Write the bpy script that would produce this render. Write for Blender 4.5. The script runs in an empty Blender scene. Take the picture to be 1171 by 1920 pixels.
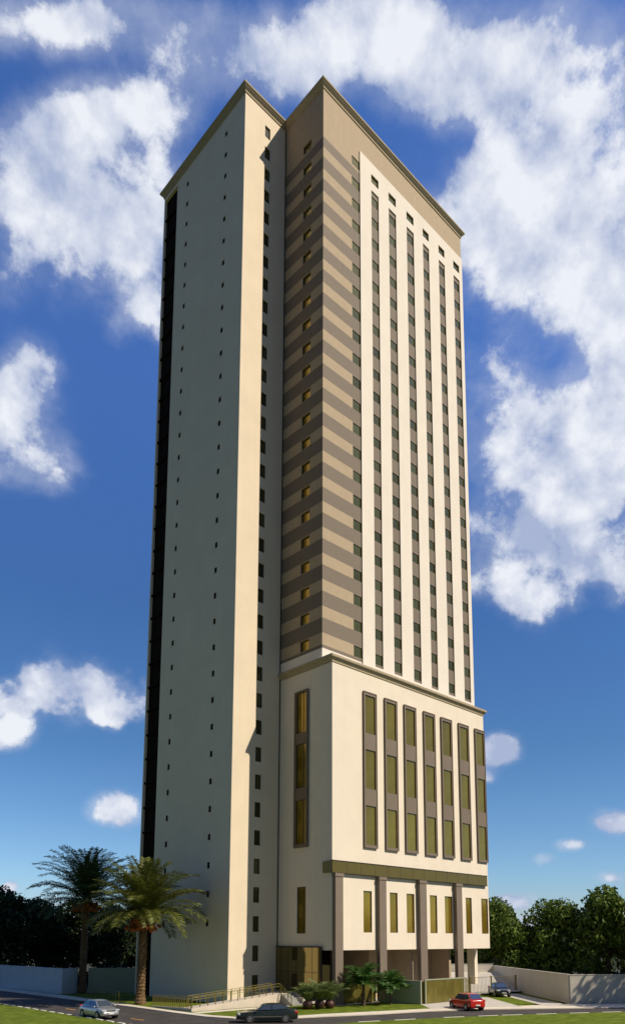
import bpy, bmesh, math, random
from mathutils import Vector, Matrix
from mathutils.geometry import tessellate_polygon
R = math.radians
S = bpy.context.scene
COL = S.collection

# ------------------------------------------------------------------ camera
cam_d = bpy.data.cameras.new('camera')
cam = bpy.data.objects.new('camera', cam_d); COL.objects.link(cam)
cam_d.sensor_fit = 'VERTICAL'; cam_d.sensor_height = 36.0
cam_d.lens = 1380.8 / 1920 * 36
cam_d.shift_x = -(624.1 - 585.5) / 1920
cam_d.shift_y = (1561.1 - 960) / 1920
cam_d.clip_start = 0.5; cam_d.clip_end = 6000
YAW, PIT = 0.77299, 0.14484
cam.location = (-50.36, -53.38, 6.3)
cam.rotation_euler = (math.pi / 2 + PIT, 0, -YAW)
S.camera = cam

# ------------------------------------------------------------------ sun and sky
SUN = Vector((0.495, -1.0, 1.1)).normalized()          # towards the sun
SKY_STRENGTH = 0.08
sd = bpy.data.lights.new('sun', 'SUN'); sd.energy = 5.0; sd.angle = R(0.5); sd.color = (1.0, 0.875, 0.68)
so = bpy.data.objects.new('sun', sd); COL.objects.link(so)
so.rotation_euler = SUN.to_track_quat('Z', 'Y').to_euler()
so.location = (60, -120, 130)

W = bpy.data.worlds.new('World'); S.world = W; W.use_nodes = True
nt = W.node_tree; nt.nodes.clear()
def nd(t, **k):
    n = nt.nodes.new(t)
    for a, b in k.items(): setattr(n, a, b)
    return n
def wm(op, a, b=None, c=None, clamp=False):
    n = nd('ShaderNodeMath', operation=op, use_clamp=clamp)
    for i, v in enumerate((a, b, c)):
        if v is None: continue
        if isinstance(v, (int, float)): n.inputs[i].default_value = v
        else: nt.links.new(v, n.inputs[i])
    return n.outputs[0]
def wmix(f, a, b):
    n = nd('ShaderNodeMix', data_type='RGBA', blend_type='MIX')
    for s, v in ((0, f), (6, a), (7, b)):
        if isinstance(v, (int, float)): n.inputs[s].default_value = v
        elif isinstance(v, tuple): n.inputs[s].default_value = v
        else: nt.links.new(v, n.inputs[s])
    return n.outputs[2]
sky = nd('ShaderNodeTexSky', sky_type='NISHITA', sun_disc=False)
sky.sun_elevation = math.asin(SUN.z); sky.sun_rotation = math.atan2(SUN.x, SUN.y)
sky.altitude = 200; sky.air_density = 1.0; sky.dust_density = 0.35; sky.ozone_density = 2.2
tc = nd('ShaderNodeTexCoord')
def vdot(v):
    n = nd('ShaderNodeVectorMath', operation='DOT_PRODUCT'); nt.links.new(tc.outputs['Generated'], n.inputs[0])
    n.inputs[1].default_value = v; return n.outputs['Value']
# a fixed vertical plane of the sky, in compass terms: north-east ahead
fx = vdot((math.sin(YAW), math.cos(YAW), 0)); rx_ = vdot((math.cos(YAW), -math.sin(YAW), 0)); up_ = vdot((0, 0, 1))
den = wm('MAXIMUM', fx, 0.04)
X = wm('DIVIDE', rx_, den); Y = wm('DIVIDE', up_, den)
def fbm(scale, detail, rough, off=(0, 0, 0), stretch=(1, 1, 1)):
    mp = nd('ShaderNodeMapping'); mp.inputs['Location'].default_value = off; mp.inputs['Scale'].default_value = stretch
    nt.links.new(tc.outputs['Generated'], mp.inputs['Vector'])
    n = nd('ShaderNodeTexNoise'); nt.links.new(mp.outputs[0], n.inputs['Vector'])
    n.inputs['Scale'].default_value = scale; n.inputs['Detail'].default_value = detail; n.inputs['Roughness'].default_value = rough
    return n
w1 = fbm(9, 4, 0.55)
wx = nd('ShaderNodeSeparateColor'); nt.links.new(w1.outputs['Color'], wx.inputs[0])
Xw = wm('ADD', X, wm('MULTIPLY', wm('SUBTRACT', wx.outputs[0], 0.5), 0.20))
Yw = wm('ADD', Y, wm('MULTIPLY', wm('SUBTRACT', wx.outputs[1], 0.5), 0.16))
cv = nd('ShaderNodeCombineXYZ'); nt.links.new(Xw, cv.inputs[0]); nt.links.new(Yw, cv.inputs[1])
cvs = nd('ShaderNodeCombineXYZ')
nt.links.new(wm('ADD', X, wm('MULTIPLY', wm('SUBTRACT', wx.outputs[0], 0.5), 0.05)), cvs.inputs[0])
nt.links.new(wm('ADD', Y, wm('MULTIPLY', wm('SUBTRACT', wx.outputs[1], 0.5), 0.035)), cvs.inputs[1])
BANKS = [(0.02,1.43,0.20,0.10,0.42),(0.22,1.36,0.14,0.08,0.40),(0.27,0.86,0.09,0.09,0.40),(-0.22,1.46,0.12,0.07,0.35),(-0.466,1.492,0.262,0.08,0.9),(-0.257,1.507,0.079,0.042,0.45),(-0.316,1.327,0.107,0.071,0.95),(-0.426,1.222,0.144,0.12,0.85),(-0.469,1.106,0.108,0.077,0.8),(-0.322,1.058,0.108,0.115,0.9),(-0.293,0.946,0.057,0.055,0.7),(-0.497,1.011,0.049,0.056,0.4),(-0.485,0.82,0.072,0.099,0.95),(-0.446,0.715,0.087,0.061,0.8),(-0.432,0.344,0.098,0.043,0.85),(-0.315,0.333,0.06,0.031,0.85),(-0.451,0.286,0.037,0.027,0.8),(-0.299,0.182,0.046,0.027,0.9),(-0.133,1.413,0.147,0.083,0.5),(0.014,1.465,0.174,0.084,0.55),(0.196,1.465,0.226,0.117,0.7),(0.396,1.455,0.174,0.116,0.85),(0.312,1.312,0.145,0.081,0.6),(0.376,1.202,0.143,0.129,0.95),(0.222,1.125,0.083,0.068,0.6),(0.393,1.049,0.132,0.124,0.85),(0.308,0.974,0.098,0.065,0.5),(0.428,0.928,0.065,0.074,0.8),(0.364,0.776,0.12,0.08,0.8),(0.43,0.829,0.064,0.072,0.8),(0.242,0.715,0.071,0.043,0.4),(0.341,0.629,0.149,0.094,0.95),(0.259,0.529,0.093,0.083,0.95),(0.382,0.521,0.085,0.058,0.8),(0.226,0.261,0.036,0.025,0.9),(0.213,0.225,0.019,0.012,0.6),(0.243,0.055,0.035,0.013,0.9),(0.389,0.156,0.04,0.019,0.85),(0.325,0.125,0.026,0.01,0.6),(0.288,0.109,0.017,0.009,0.6),(0.383,0.084,0.026,0.01,0.7),(-0.439,0.068,0.017,0.01,0.9),(0.26,0.029,0.022,0.013,0.7),(-0.404,1.286,0.119,0.076,0.6),(-0.395,1.125,0.125,0.107,0.65),(-0.264,1.173,0.05,0.098,0.5),(-0.479,1.271,0.068,0.07,0.5),(-0.055,1.393,0.172,0.072,0.35),(0.151,1.352,0.12,0.072,0.5),(0.238,1.413,0.138,0.094,0.6),(0.424,1.332,0.111,0.092,0.6),(0.253,1.049,0.074,0.086,0.45),(0.283,1.193,0.093,0.079,0.5),(0.321,1.106,0.1,0.097,0.6),(0.37,0.919,0.065,0.055,0.5),(0.267,0.741,0.071,0.053,0.45),(0.399,0.689,0.095,0.069,0.7),(-0.108,1.445,0.364,0.137,0.22),(0.274,1.173,0.252,0.261,0.22),(-0.374,1.193,0.236,0.242,0.2),(0.258,0.715,0.174,0.177,0.2),(-0.45,0.776,0.12,0.152,0.18),(-0.379,0.337,0.165,0.063,0.2)]
dens = None
for (bx, by, sx, sy, st) in BANKS:
    mp = nd('ShaderNodeMapping', vector_type='TEXTURE')
    mp.inputs['Location'].default_value = (bx, by, 0); mp.inputs['Scale'].default_value = (sx * 1.5, sy * 1.5, 1)
    nt.links.new((cv if sx > 0.05 else cvs).outputs[0], mp.inputs['Vector'])
    ln = nd('ShaderNodeVectorMath', operation='LENGTH'); nt.links.new(mp.outputs[0], ln.inputs[0])
    mr = nd('ShaderNodeMapRange', interpolation_type='SMOOTHSTEP'); nt.links.new(ln.outputs['Value'], mr.inputs['Value'])
    mr.inputs['From Min'].default_value = 1.0; mr.inputs['From Max'].default_value = 0.0
    mr.inputs['To Min'].default_value = 0.0; mr.inputs['To Max'].default_value = st * (1.15 if sx > 0.06 else 1.6)
    o = mr.outputs['Result']
    dens = o if dens is None else wm('ADD', wm('MULTIPLY', dens, wm('SUBTRACT', 1.0, wm('MULTIPLY', o, 0.6, clamp=True))), o)
ahead = nd('ShaderNodeMapRange', interpolation_type='SMOOTHSTEP'); nt.links.new(fx, ahead.inputs['Value'])
ahead.inputs['From Min'].default_value = 0.08; ahead.inputs['From Max'].default_value = 0.3
dens = wm('MULTIPLY', dens, ahead.outputs['Result'])
# billows: broad lumps, cauliflower detail and thin torn veils
n_big = fbm(8.5, 3, 0.5, (3.1, 1.7, 0.2)); n_mid = fbm(21, 9, 0.66, (0.3, 5.2, 2)); n_wind = fbm(9, 9, 0.68, (1.1, 0.4, 4.0), (1.0, 1.0, 1.7))
def ctr(n, k): return wm('MULTIPLY', wm('SUBTRACT', n.outputs['Fac'], 0.5), k)
tex = wm('ADD', wm('ADD', ctr(n_big, 1.9), ctr(n_mid, 1.55)), ctr(n_wind, 0.9))
gate_ = wm('MULTIPLY', dens, 2.0, clamp=True)
dd = wm('ADD', dens, wm('MULTIPLY', tex, gate_))
def sstep(v, a, b):
    m_ = nd('ShaderNodeMapRange', interpolation_type='SMOOTHSTEP'); nt.links.new(v, m_.inputs['Value'])
    m_.inputs['From Min'].default_value = a; m_.inputs['From Max'].default_value = b; return m_.outputs['Result']
core = sstep(dd, 0.42, 0.98)
veil = wm('MULTIPLY', sstep(wm('ADD', dens, wm('MULTIPLY', wm('ADD', ctr(n_wind, 1.5), ctr(n_mid, 0.6)), gate_)), 0.06, 0.95), 0.42)
alpha = wm('MAXIMUM', core, veil)
# relief: each billow is brighter on the side towards the sun
SO = (Vector((math.cos(YAW), -math.sin(YAW), 0)) * 0.03 + Vector((0, 0, 0.035)))
def relief(scale, detail, k):
    a_ = fbm(scale, detail, 0.55, (0.7, 2.3, 1.1)); b_ = fbm(scale, detail, 0.55, tuple(Vector((0.7, 2.3, 1.1)) + SO * k))
    return wm('SUBTRACT', a_.outputs['Fac'], b_.outputs['Fac'])
rl = wm('ADD', wm('MULTIPLY', relief(5.5, 3, 1.6), 2.2), wm('MULTIPLY', relief(17, 6, 0.6), 2.3))
tone = wm('ADD', wm('ADD', wm('MULTIPLY', sstep(wm('ADD', dd, ctr(n_mid, 0.3)), 0.30, 1.5), 0.58), 0.12), rl, clamp=True)
K = 1.0 / SKY_STRENGTH
CL_D = tuple(c * K for c in (0.40, 0.47, 0.66)) + (1,)
CL_L = tuple(c * K for c in (0.86, 0.885, 0.94)) + (1,)
cloudcol = wmix(tone, CL_D, CL_L)
hs = nd('ShaderNodeMix', data_type='RGBA', blend_type='MULTIPLY'); hs.inputs[0].default_value = 1.0
nt.links.new(sky.outputs[0], hs.inputs[6]); 
ramp = nd('ShaderNodeValToRGB'); nt.links.new(up_, ramp.inputs[0])
TINT = [(0.0,(1.0,1.06,1.35)),(0.08,(.88,1.15,1.45)),(0.25,(.60,.94,1.28)),(0.43,(.60,.98,1.48)),(0.64,(.90,1.40,2.24))]
while len(ramp.color_ramp.elements) < len(TINT): ramp.color_ramp.elements.new(0.5)
for e, (p_, c_) in zip(ramp.color_ramp.elements, TINT): e.position = p_; e.color = tuple(v / 2.5 for v in c_) + (1,)
view_half = nd('ShaderNodeMapRange', interpolation_type='SMOOTHSTEP'); nt.links.new(fx, view_half.inputs['Value'])
view_half.inputs['From Min'].default_value = -0.35; view_half.inputs['From Max'].default_value = 0.15
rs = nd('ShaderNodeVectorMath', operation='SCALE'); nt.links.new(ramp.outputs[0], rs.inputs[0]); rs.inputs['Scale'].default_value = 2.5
nt.links.new(wmix(view_half.outputs['Result'], (0.34, 0.42, 0.54, 1), rs.outputs[0]), hs.inputs[7])  # sky behind the view tinted darker, added to dim the shaded walls
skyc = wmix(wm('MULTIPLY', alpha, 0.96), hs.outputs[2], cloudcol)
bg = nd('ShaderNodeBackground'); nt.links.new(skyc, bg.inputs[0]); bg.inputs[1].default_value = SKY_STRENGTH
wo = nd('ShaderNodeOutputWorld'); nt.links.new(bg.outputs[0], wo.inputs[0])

S.view_settings.view_transform = 'Standard'; S.view_settings.look = 'None'
S.view_settings.gamma = 1.0; S.view_settings.use_curve_mapping = False
S.view_settings.exposure = 0.03

# ------------------------------------------------------------------ materials
def mat(name, col, rough=0.85, metal=0.0, var=0.12, scale=1.2, bump=0.0, bscale=30, spec=0.5, streak=0.0, objvar=0.0, coat=0.0, trans=0.0, col2=None, stretch=None):
    m = bpy.data.materials.new(name); m.use_nodes = True
    t = m.node_tree; b = t.nodes['Principled BSDF']
    b.inputs['Roughness'].default_value = rough; b.inputs['Metallic'].default_value = metal
    b.inputs['Specular IOR Level'].default_value = spec
    if coat: b.inputs['Coat Weight'].default_value = coat; b.inputs['Coat Roughness'].default_value = 0.05
    L = t.links.new
    co = t.nodes.new('ShaderNodeTexCoord'); src = co.outputs['Object']
    if stretch:
        mp = t.nodes.new('ShaderNodeMapping'); mp.inputs['Scale'].default_value = stretch; L(src, mp.inputs['Vector']); src = mp.outputs[0]
    nz = t.nodes.new('ShaderNodeTexNoise'); L(src, nz.inputs['Vector'])
    nz.inputs['Scale'].default_value = scale; nz.inputs['Detail'].default_value = 6; nz.inputs['Roughness'].default_value = 0.6
    mx = t.nodes.new('ShaderNodeMix'); mx.data_type = 'RGBA'
    lo = tuple(c * (1 - var) for c in col) + (1,); hi = tuple(min(1, c * (1 + var)) for c in (col2 or col)) + (1,)
    mx.inputs[6].default_value = lo; mx.inputs[7].default_value = hi
    rp = t.nodes.new('ShaderNodeMapRange'); rp.inputs['From Min'].default_value = 0.3; rp.inputs['From Max'].default_value = 0.7
    L(nz.outputs['Fac'], rp.inputs['Value']); L(rp.outputs[0], mx.inputs[0]); out = mx.outputs[2]
    if streak:
        mp = t.nodes.new('ShaderNodeMapping'); mp.inputs['Scale'].default_value = (1.6, 1.6, 0.06); L(co.outputs['Object'], mp.inputs['Vector'])
        n2 = t.nodes.new('ShaderNodeTexNoise'); L(mp.outputs[0], n2.inputs['Vector']); n2.inputs['Scale'].default_value = 1.0; n2.inputs['Detail'].default_value = 5
        r2 = t.nodes.new('ShaderNodeMapRange'); r2.inputs['From Min'].default_value = 0.35; r2.inputs['From Max'].default_value = 0.7
        r2.inputs['To Min'].default_value = 1.0; r2.inputs['To Max'].default_value = 1.0 - streak; L(n2.outputs['Fac'], r2.inputs['Value'])
        m2 = t.nodes.new('ShaderNodeMix'); m2.data_type = 'RGBA'; m2.blend_type = 'MULTIPLY'; m2.inputs[0].default_value = 1
        L(out, m2.inputs[6]); L(r2.outputs[0], m2.inputs[7]); out = m2.outputs[2]
    if objvar:
        oi = t.nodes.new('ShaderNodeObjectInfo'); r3 = t.nodes.new('ShaderNodeMapRange')
        r3.inputs['To Min'].default_value = 1 - objvar; r3.inputs['To Max'].default_value = 1 + objvar; L(oi.outputs['Random'], r3.inputs['Value'])
        m3 = t.nodes.new('ShaderNodeMix'); m3.data_type = 'RGBA'; m3.blend_type = 'MULTIPLY'; m3.inputs[0].default_value = 1
        L(out, m3.inputs[6]); L(r3.outputs[0], m3.inputs[7]); out = m3.outputs[2]
    L(out, b.inputs['Base Color'])
    if bump:
        nb = t.nodes.new('ShaderNodeTexNoise'); L(src, nb.inputs['Vector']); nb.inputs['Scale'].default_value = bscale; nb.inputs['Detail'].default_value = 4
        bp = t.nodes.new('ShaderNodeBump'); bp.inputs['Strength'].default_value = bump; bp.inputs['Distance'].default_value = 0.05
        L(nb.outputs['Fac'], bp.inputs['Height']); L(bp.outputs[0], b.inputs['Normal'])
    if trans:
        b.inputs['Subsurface Weight'].default_value = 0
        tr = t.nodes.new('ShaderNodeBsdfTranslucent'); L(out, tr.inputs[0])
        ms = t.nodes.new('ShaderNodeMixShader'); ms.inputs[0].default_value = trans
        L(b.outputs[0], ms.inputs[1]); L(tr.outputs[0], ms.inputs[2]); L(ms.outputs[0], t.nodes['Material Output'].inputs[0])
    return m
M = {}
M['cream'] = mat('cream_render', (0.80, 0.735, 0.655), 0.9, var=0.035, scale=0.35, bump=0.12, bscale=9, streak=0.02)
M['wingcream'] = mat('warm_cream_render', (0.79, 0.68, 0.535), 0.9, var=0.045, scale=0.35, bump=0.12, bscale=9, streak=0.025)
M['podcream'] = mat('podium_cream_render', (0.80, 0.715, 0.60), 0.9, var=0.04, scale=0.4, bump=0.12, bscale=9, streak=0.025)
M['tan'] = mat('tan_cladding', (0.44, 0.345, 0.235), 0.85, var=0.05, scale=1.5, bump=0.15, bscale=14, streak=0.04)
M['brown'] = mat('brown_cladding', (0.185, 0.148, 0.114), 0.8, var=0.07, scale=2.0, bump=0.15, bscale=14)
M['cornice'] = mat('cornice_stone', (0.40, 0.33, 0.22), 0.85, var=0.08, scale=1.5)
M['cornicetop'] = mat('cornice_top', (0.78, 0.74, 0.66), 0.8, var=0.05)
M['bay'] = mat('bay_metal', (0.185, 0.143, 0.104), 0.6, metal=0.1, var=0.06)
M['column'] = mat('column_cladding', (0.20, 0.158, 0.122), 0.65, var=0.05, streak=0.05)
M['canopy'] = mat('canopy_panel', (0.15, 0.115, 0.022), 0.35, metal=0.35, var=0.10, scale=0.6)
M['gold'] = mat('gold_glass', (0.30, 0.205, 0.028), 0.12, metal=0.6, var=0.20, scale=0.35, objvar=0.14)
M['olive'] = mat('olive_glass', (0.165, 0.145, 0.040), 0.14, metal=0.65, var=0.12, scale=0.6, objvar=0.22)
M['dkglass'] = mat('dark_glass', (0.10, 0.095, 0.05), 0.08, metal=0.5, var=0.15, objvar=0.3)
M['shadowmetal'] = mat('dark_frame', (0.035, 0.032, 0.02), 0.5, metal=0.3)
M['slot'] = mat('dark_cladding_and_shade', (0.014, 0.009, 0.005), 0.9, var=0.2, spec=0.05)
M['entry'] = mat('entrance_glass', (0.23, 0.195, 0.085), 0.06, metal=0.85, var=0.05, scale=0.5)
M['roof'] = mat('roof_screed', (0.3, 0.29, 0.27), 0.95)
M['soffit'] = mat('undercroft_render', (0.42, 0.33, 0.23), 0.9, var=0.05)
M['asphalt'] = mat('asphalt', (0.050, 0.044, 0.040), 0.9, var=0.35, scale=0.7, bump=0.3, bscale=60, stretch=(1, 1, 1))
M['pave'] = mat('pavement_concrete', (0.66, 0.60, 0.50), 0.9, var=0.10, scale=0.9, bump=0.1)
M['drive'] = mat('driveway_concrete', (0.50, 0.47, 0.42), 0.9, var=0.10, scale=0.8, bump=0.1)
M['grass'] = mat('lawn_grass', (0.092, 0.145, 0.012), 1.0, var=0.34, scale=1.1, bump=0.5, bscale=25, col2=(0.125, 0.16, 0.018), spec=0.1)
M['earth'] = mat('rough_ground', (0.035, 0.036, 0.016), 1.0, var=0.3, scale=0.3)
M['kerbw'] = mat('white_kerb_stone', (0.72, 0.70, 0.64), 0.85, var=0.08)
M['yellow'] = mat('orange_road_paint', (0.55, 0.26, 0.05), 0.8, var=0.2, scale=4)
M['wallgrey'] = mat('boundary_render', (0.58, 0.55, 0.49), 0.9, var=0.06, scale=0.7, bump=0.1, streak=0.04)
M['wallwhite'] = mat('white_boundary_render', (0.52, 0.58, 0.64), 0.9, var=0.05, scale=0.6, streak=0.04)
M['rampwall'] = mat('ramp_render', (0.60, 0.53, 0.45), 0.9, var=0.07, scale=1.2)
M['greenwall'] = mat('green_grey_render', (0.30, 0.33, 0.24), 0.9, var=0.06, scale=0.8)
M['rail'] = mat('olive_metal', (0.165, 0.135, 0.022), 0.45, metal=0.3, var=0.1)
M['gate'] = mat('olive_gate_panel', (0.20, 0.17, 0.042), 0.22, metal=0.45, var=0.28, scale=0.7, stretch=(2.2, 2.2, 0.7))
M['step'] = mat('step_stone', (0.30, 0.30, 0.29), 0.8, var=0.1)
M['bark'] = mat('bark', (0.10, 0.07, 0.045), 0.95, var=0.3, scale=5, bump=0.5)
M['palmbark'] = mat('palm_bark', (0.155, 0.095, 0.045), 0.95, var=0.5, scale=6, bump=0.8, bscale=12)
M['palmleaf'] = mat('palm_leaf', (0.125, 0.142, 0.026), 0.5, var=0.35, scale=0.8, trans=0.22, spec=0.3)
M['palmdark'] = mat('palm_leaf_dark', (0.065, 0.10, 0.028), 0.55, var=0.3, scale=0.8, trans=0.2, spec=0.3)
M['lushleaf'] = mat('garden_palm_leaf', (0.065, 0.150, 0.028), 0.5, var=0.3, scale=2, trans=0.25, spec=0.3)
M['paleleaf'] = mat('planter_leaf', (0.17, 0.22, 0.075), 0.5, var=0.3, scale=3, trans=0.25, spec=0.3)
M['dates'] = mat('date_bunches', (0.30, 0.085, 0.012), 0.7, var=0.4, scale=6)
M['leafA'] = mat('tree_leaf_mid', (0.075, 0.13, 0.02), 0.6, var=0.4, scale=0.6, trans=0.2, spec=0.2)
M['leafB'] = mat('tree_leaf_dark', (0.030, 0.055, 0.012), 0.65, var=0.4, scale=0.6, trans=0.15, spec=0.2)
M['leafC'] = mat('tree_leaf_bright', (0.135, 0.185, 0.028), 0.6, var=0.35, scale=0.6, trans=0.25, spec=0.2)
M['leafN'] = mat('grove_leaf_shade_tone', (0.012, 0.020, 0.008), 0.7, var=0.4, scale=0.6, trans=0.08, spec=0.15)  # near-black copy of the leaf, the grove's shade put into its colour
M['pot'] = mat('dark_red_pot', (0.07, 0.024, 0.018), 0.5, var=0.25, scale=5)
M['tyre'] = mat('tyre_rubber', (0.012, 0.012, 0.012), 0.8)
M['rim'] = mat('alloy_rim', (0.55, 0.55, 0.56), 0.3, metal=0.8)
M['carglass'] = mat('car_glass', (0.11, 0.15, 0.22), 0.05, metal=0.6, spec=1.0, var=0.05)
M['chrome'] = mat('bright_trim', (0.6, 0.6, 0.6), 0.2, metal=0.9)
M['lampclear'] = mat('headlamp_lens', (0.65, 0.68, 0.7), 0.1, metal=0.4)
M['lampred'] = mat('rear_lamp_lens', (0.45, 0.02, 0.015), 0.15)
M['black'] = mat('black_plastic', (0.015, 0.015, 0.016), 0.5)
M['plate'] = mat('number_plate', (0.7, 0.7, 0.68), 0.5)
def paint(n, c, metal=0.0): return mat(n, c, 0.28, metal=metal, var=0.03, coat=0.8)
M['red'] = paint('red_car_paint', (0.50, 0.010, 0.006)); M['silver'] = paint('silver_car_paint', (0.40, 0.42, 0.43), 0.5)
M['dkgreen'] = paint('dark_green_car_paint', (0.020, 0.030, 0.024), 0.3); M['navy'] = paint('blue_black_car_paint', (0.010, 0.014, 0.024), 0.3)

# ------------------------------------------------------------------ mesh helpers
class MB:
    def __init__(s): s.v = []; s.f = []; s.m = []
    def face(s, pts, mi=0):
        n = len(s.v); s.v += [tuple(p) for p in pts]; s.f.append(tuple(range(n, n + len(pts)))); s.m.append(mi)
    def box(s, x0, x1, y0, y1, z0, z1, mi=0, top=None):
        p = [(x0,y0,z0),(x1,y0,z0),(x1,y1,z0),(x0,y1,z0),(x0,y0,z1),(x1,y0,z1),(x1,y1,z1),(x0,y1,z1)]
        n = len(s.v); s.v += p
        for q, k in (((0,3,2,1),mi),((4,5,6,7),mi if top is None else top),((0,1,5,4),mi),((1,2,6,5),mi),((2,3,7,6),mi),((3,0,4,7),mi)):
            s.f.append(tuple(n + i for i in q)); s.m.append(k)
    def tube(s, pts, rad, seg=8, mi=0, cap=True):
        pts = [Vector(p) for p in pts]
        if not isinstance(rad, (list, tuple)): rad = [rad] * len(pts)
        n0 = len(s.v); a = None
        for i, p in enumerate(pts):
            t = (pts[min(i+1, len(pts)-1)] - pts[max(i-1, 0)]).normalized()
            if a is None: a = t.orthogonal().normalized()
            a = (a - t * a.dot(t)); a = a.normalized() if a.length > 1e-6 else t.orthogonal().normalized()
            b = t.cross(a)
            for k in range(seg):
                w = 2 * math.pi * k / seg; s.v.append(tuple(p + (a * math.cos(w) + b * math.sin(w)) * rad[i]))
        for i in range(len(pts) - 1):
            for k in range(seg):
                k2 = (k + 1) % seg
                s.f.append((n0+i*seg+k, n0+i*seg+k2, n0+(i+1)*seg+k2, n0+(i+1)*seg+k)); s.m.append(mi)
        if cap:
            s.f.append(tuple(n0 + k for k in reversed(range(seg)))); s.m.append(mi)
            e = n0 + (len(pts)-1)*seg; s.f.append(tuple(e + k for k in range(seg))); s.m.append(mi)
    def lathe(s, prof, c=(0,0,0), seg=20, mi=0, axis='z'):
        n0 = len(s.v)
        for (r, h) in prof:
            for k in range(seg):
                w = 2*math.pi*k/seg
                if axis == 'z': s.v.append((c[0]+r*math.cos(w), c[1]+r*math.sin(w), c[2]+h))
                else: s.v.append((c[0]+r*math.cos(w), c[1]+h, c[2]+r*math.sin(w)))
        for i in range(len(prof)-1):
            for k in range(seg):
                k2 = (k+1) % seg; q = (n0+i*seg+k, n0+i*seg+k2, n0+(i+1)*seg+k2, n0+(i+1)*seg+k)
                s.f.append(q if axis == 'z' else q[::-1]); s.m.append(mi)
    def prism(s, pts, z0, z1, mi=0, top=None):
        n = len(pts)
        area = sum(pts[i][0]*pts[(i+1)%n][1]-pts[(i+1)%n][0]*pts[i][1] for i in range(n))
        if area < 0: pts = list(reversed(pts))
        zt = z1 if callable(z1) else (lambda x, y: z1)
        tri = tessellate_polygon([[Vector((p[0], p[1], 0)) for p in pts]])
        b0 = len(s.v); s.v += [(p[0], p[1], z0) for p in pts] + [(p[0], p[1], zt(p[0], p[1])) for p in pts]
        for t in tri:
            a, b, c = t
            cr = (pts[b][0]-pts[a][0])*(pts[c][1]-pts[a][1])-(pts[b][1]-pts[a][1])*(pts[c][0]-pts[a][0])
            if cr < 0: t = (a, c, b)
            s.f.append(tuple(b0+n+i for i in t)); s.m.append(mi if top is None else top)
        for i in range(n):
            j = (i+1) % n; s.f.append((b0+i, b0+j, b0+n+j, b0+n+i)); s.m.append(mi)
    def mesh(s, name, mats):
        me = bpy.data.meshes.new(name); me.from_pydata(s.v, [], s.f)
        for m in (mats if isinstance(mats, (list, tuple)) else [mats]): me.materials.append(M[m])
        me.polygons.foreach_set('material_index', s.m); me.update(); return me
    def build(s, name, mats, parent=None, loc=None, smooth=False):
        me = s.mesh(name, mats)
        if smooth: me.polygons.foreach_set('use_smooth', [True]*len(me.polygons))
        return link(name, me, parent, loc)
def link(name, me, parent=None, loc=None):
    o = bpy.data.objects.new(name, me); COL.objects.link(o)
    if parent: o.parent = parent
    if loc is not None: o.location = loc
    return o
def tag(o, label, cat, group=None, kind=None):
    if label: o['label'] = label
    if cat: o['category'] = cat
    if group: o['group'] = group
    if kind: o['kind'] = kind
    return o
def struct(o): o['kind'] = 'structure'; return o
def thing(name, label, cat, loc=(0,0,0), rz=0, group=None):
    o = bpy.data.objects.new(name, None); COL.objects.link(o); o.location = loc; o.rotation_euler.z = rz
    return tag(o, label, cat, group)
def copy_tree(o, parent=None):
    c = o.copy(); COL.objects.link(c)
    if parent: c.parent = parent
    for ch in list(o.children): copy_tree(ch, c)
    return c

def panel(mb, o, U, N, us, zs, cell, depth):
    """a wall sheet from o along U (horizontal) and z, facing N; cell(u,z) gives a material index or None for an opening with reveals"""
    o = Vector(o); U = Vector(U); N = Vector(N)
    P = lambda u, z, d=0: tuple(o + U*u + Vector((0,0,z)) - N*d)
    flip = U.cross(Vector((0,0,1))).dot(N) < 0
    def fc(pts, mi): mb.face(pts[::-1] if flip else pts, mi)
    us = sorted(set(round(u,4) for u in us)); zs = sorted(set(round(z,4) for z in zs))
    nu, nz = len(us)-1, len(zs)-1
    g = [[cell((us[i]+us[i+1])/2, (zs[j]+zs[j+1])/2) for j in range(nz)] for i in range(nu)]
    for i in range(nu):
        for j in range(nz):
            a, b, c, d = us[i], us[i+1], zs[j], zs[j+1]; mi = g[i][j]
            if mi is not None: fc([P(a,c),P(b,c),P(b,d),P(a,d)], mi)
            else:
                for (di, dj, e) in ((-1,0,0),(1,0,1),(0,-1,2),(0,1,3)):
                    x, y = i+di, j+dj
                    k = g[x][y] if 0 <= x < nu and 0 <= y < nz else 0
                    if k is None: continue
                    if e == 0: fc([P(a,c,depth),P(a,c),P(a,d),P(a,d,depth)], k)
                    if e == 1: fc([P(b,c),P(b,c,depth),P(b,d,depth),P(b,d)], k)
                    if e == 2: fc([P(a,c,depth),P(b,c,depth),P(b,c),P(a,c)], k)
                    if e == 3: fc([P(a,d),P(b,d),P(b,d,depth),P(a,d,depth)], k)

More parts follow.
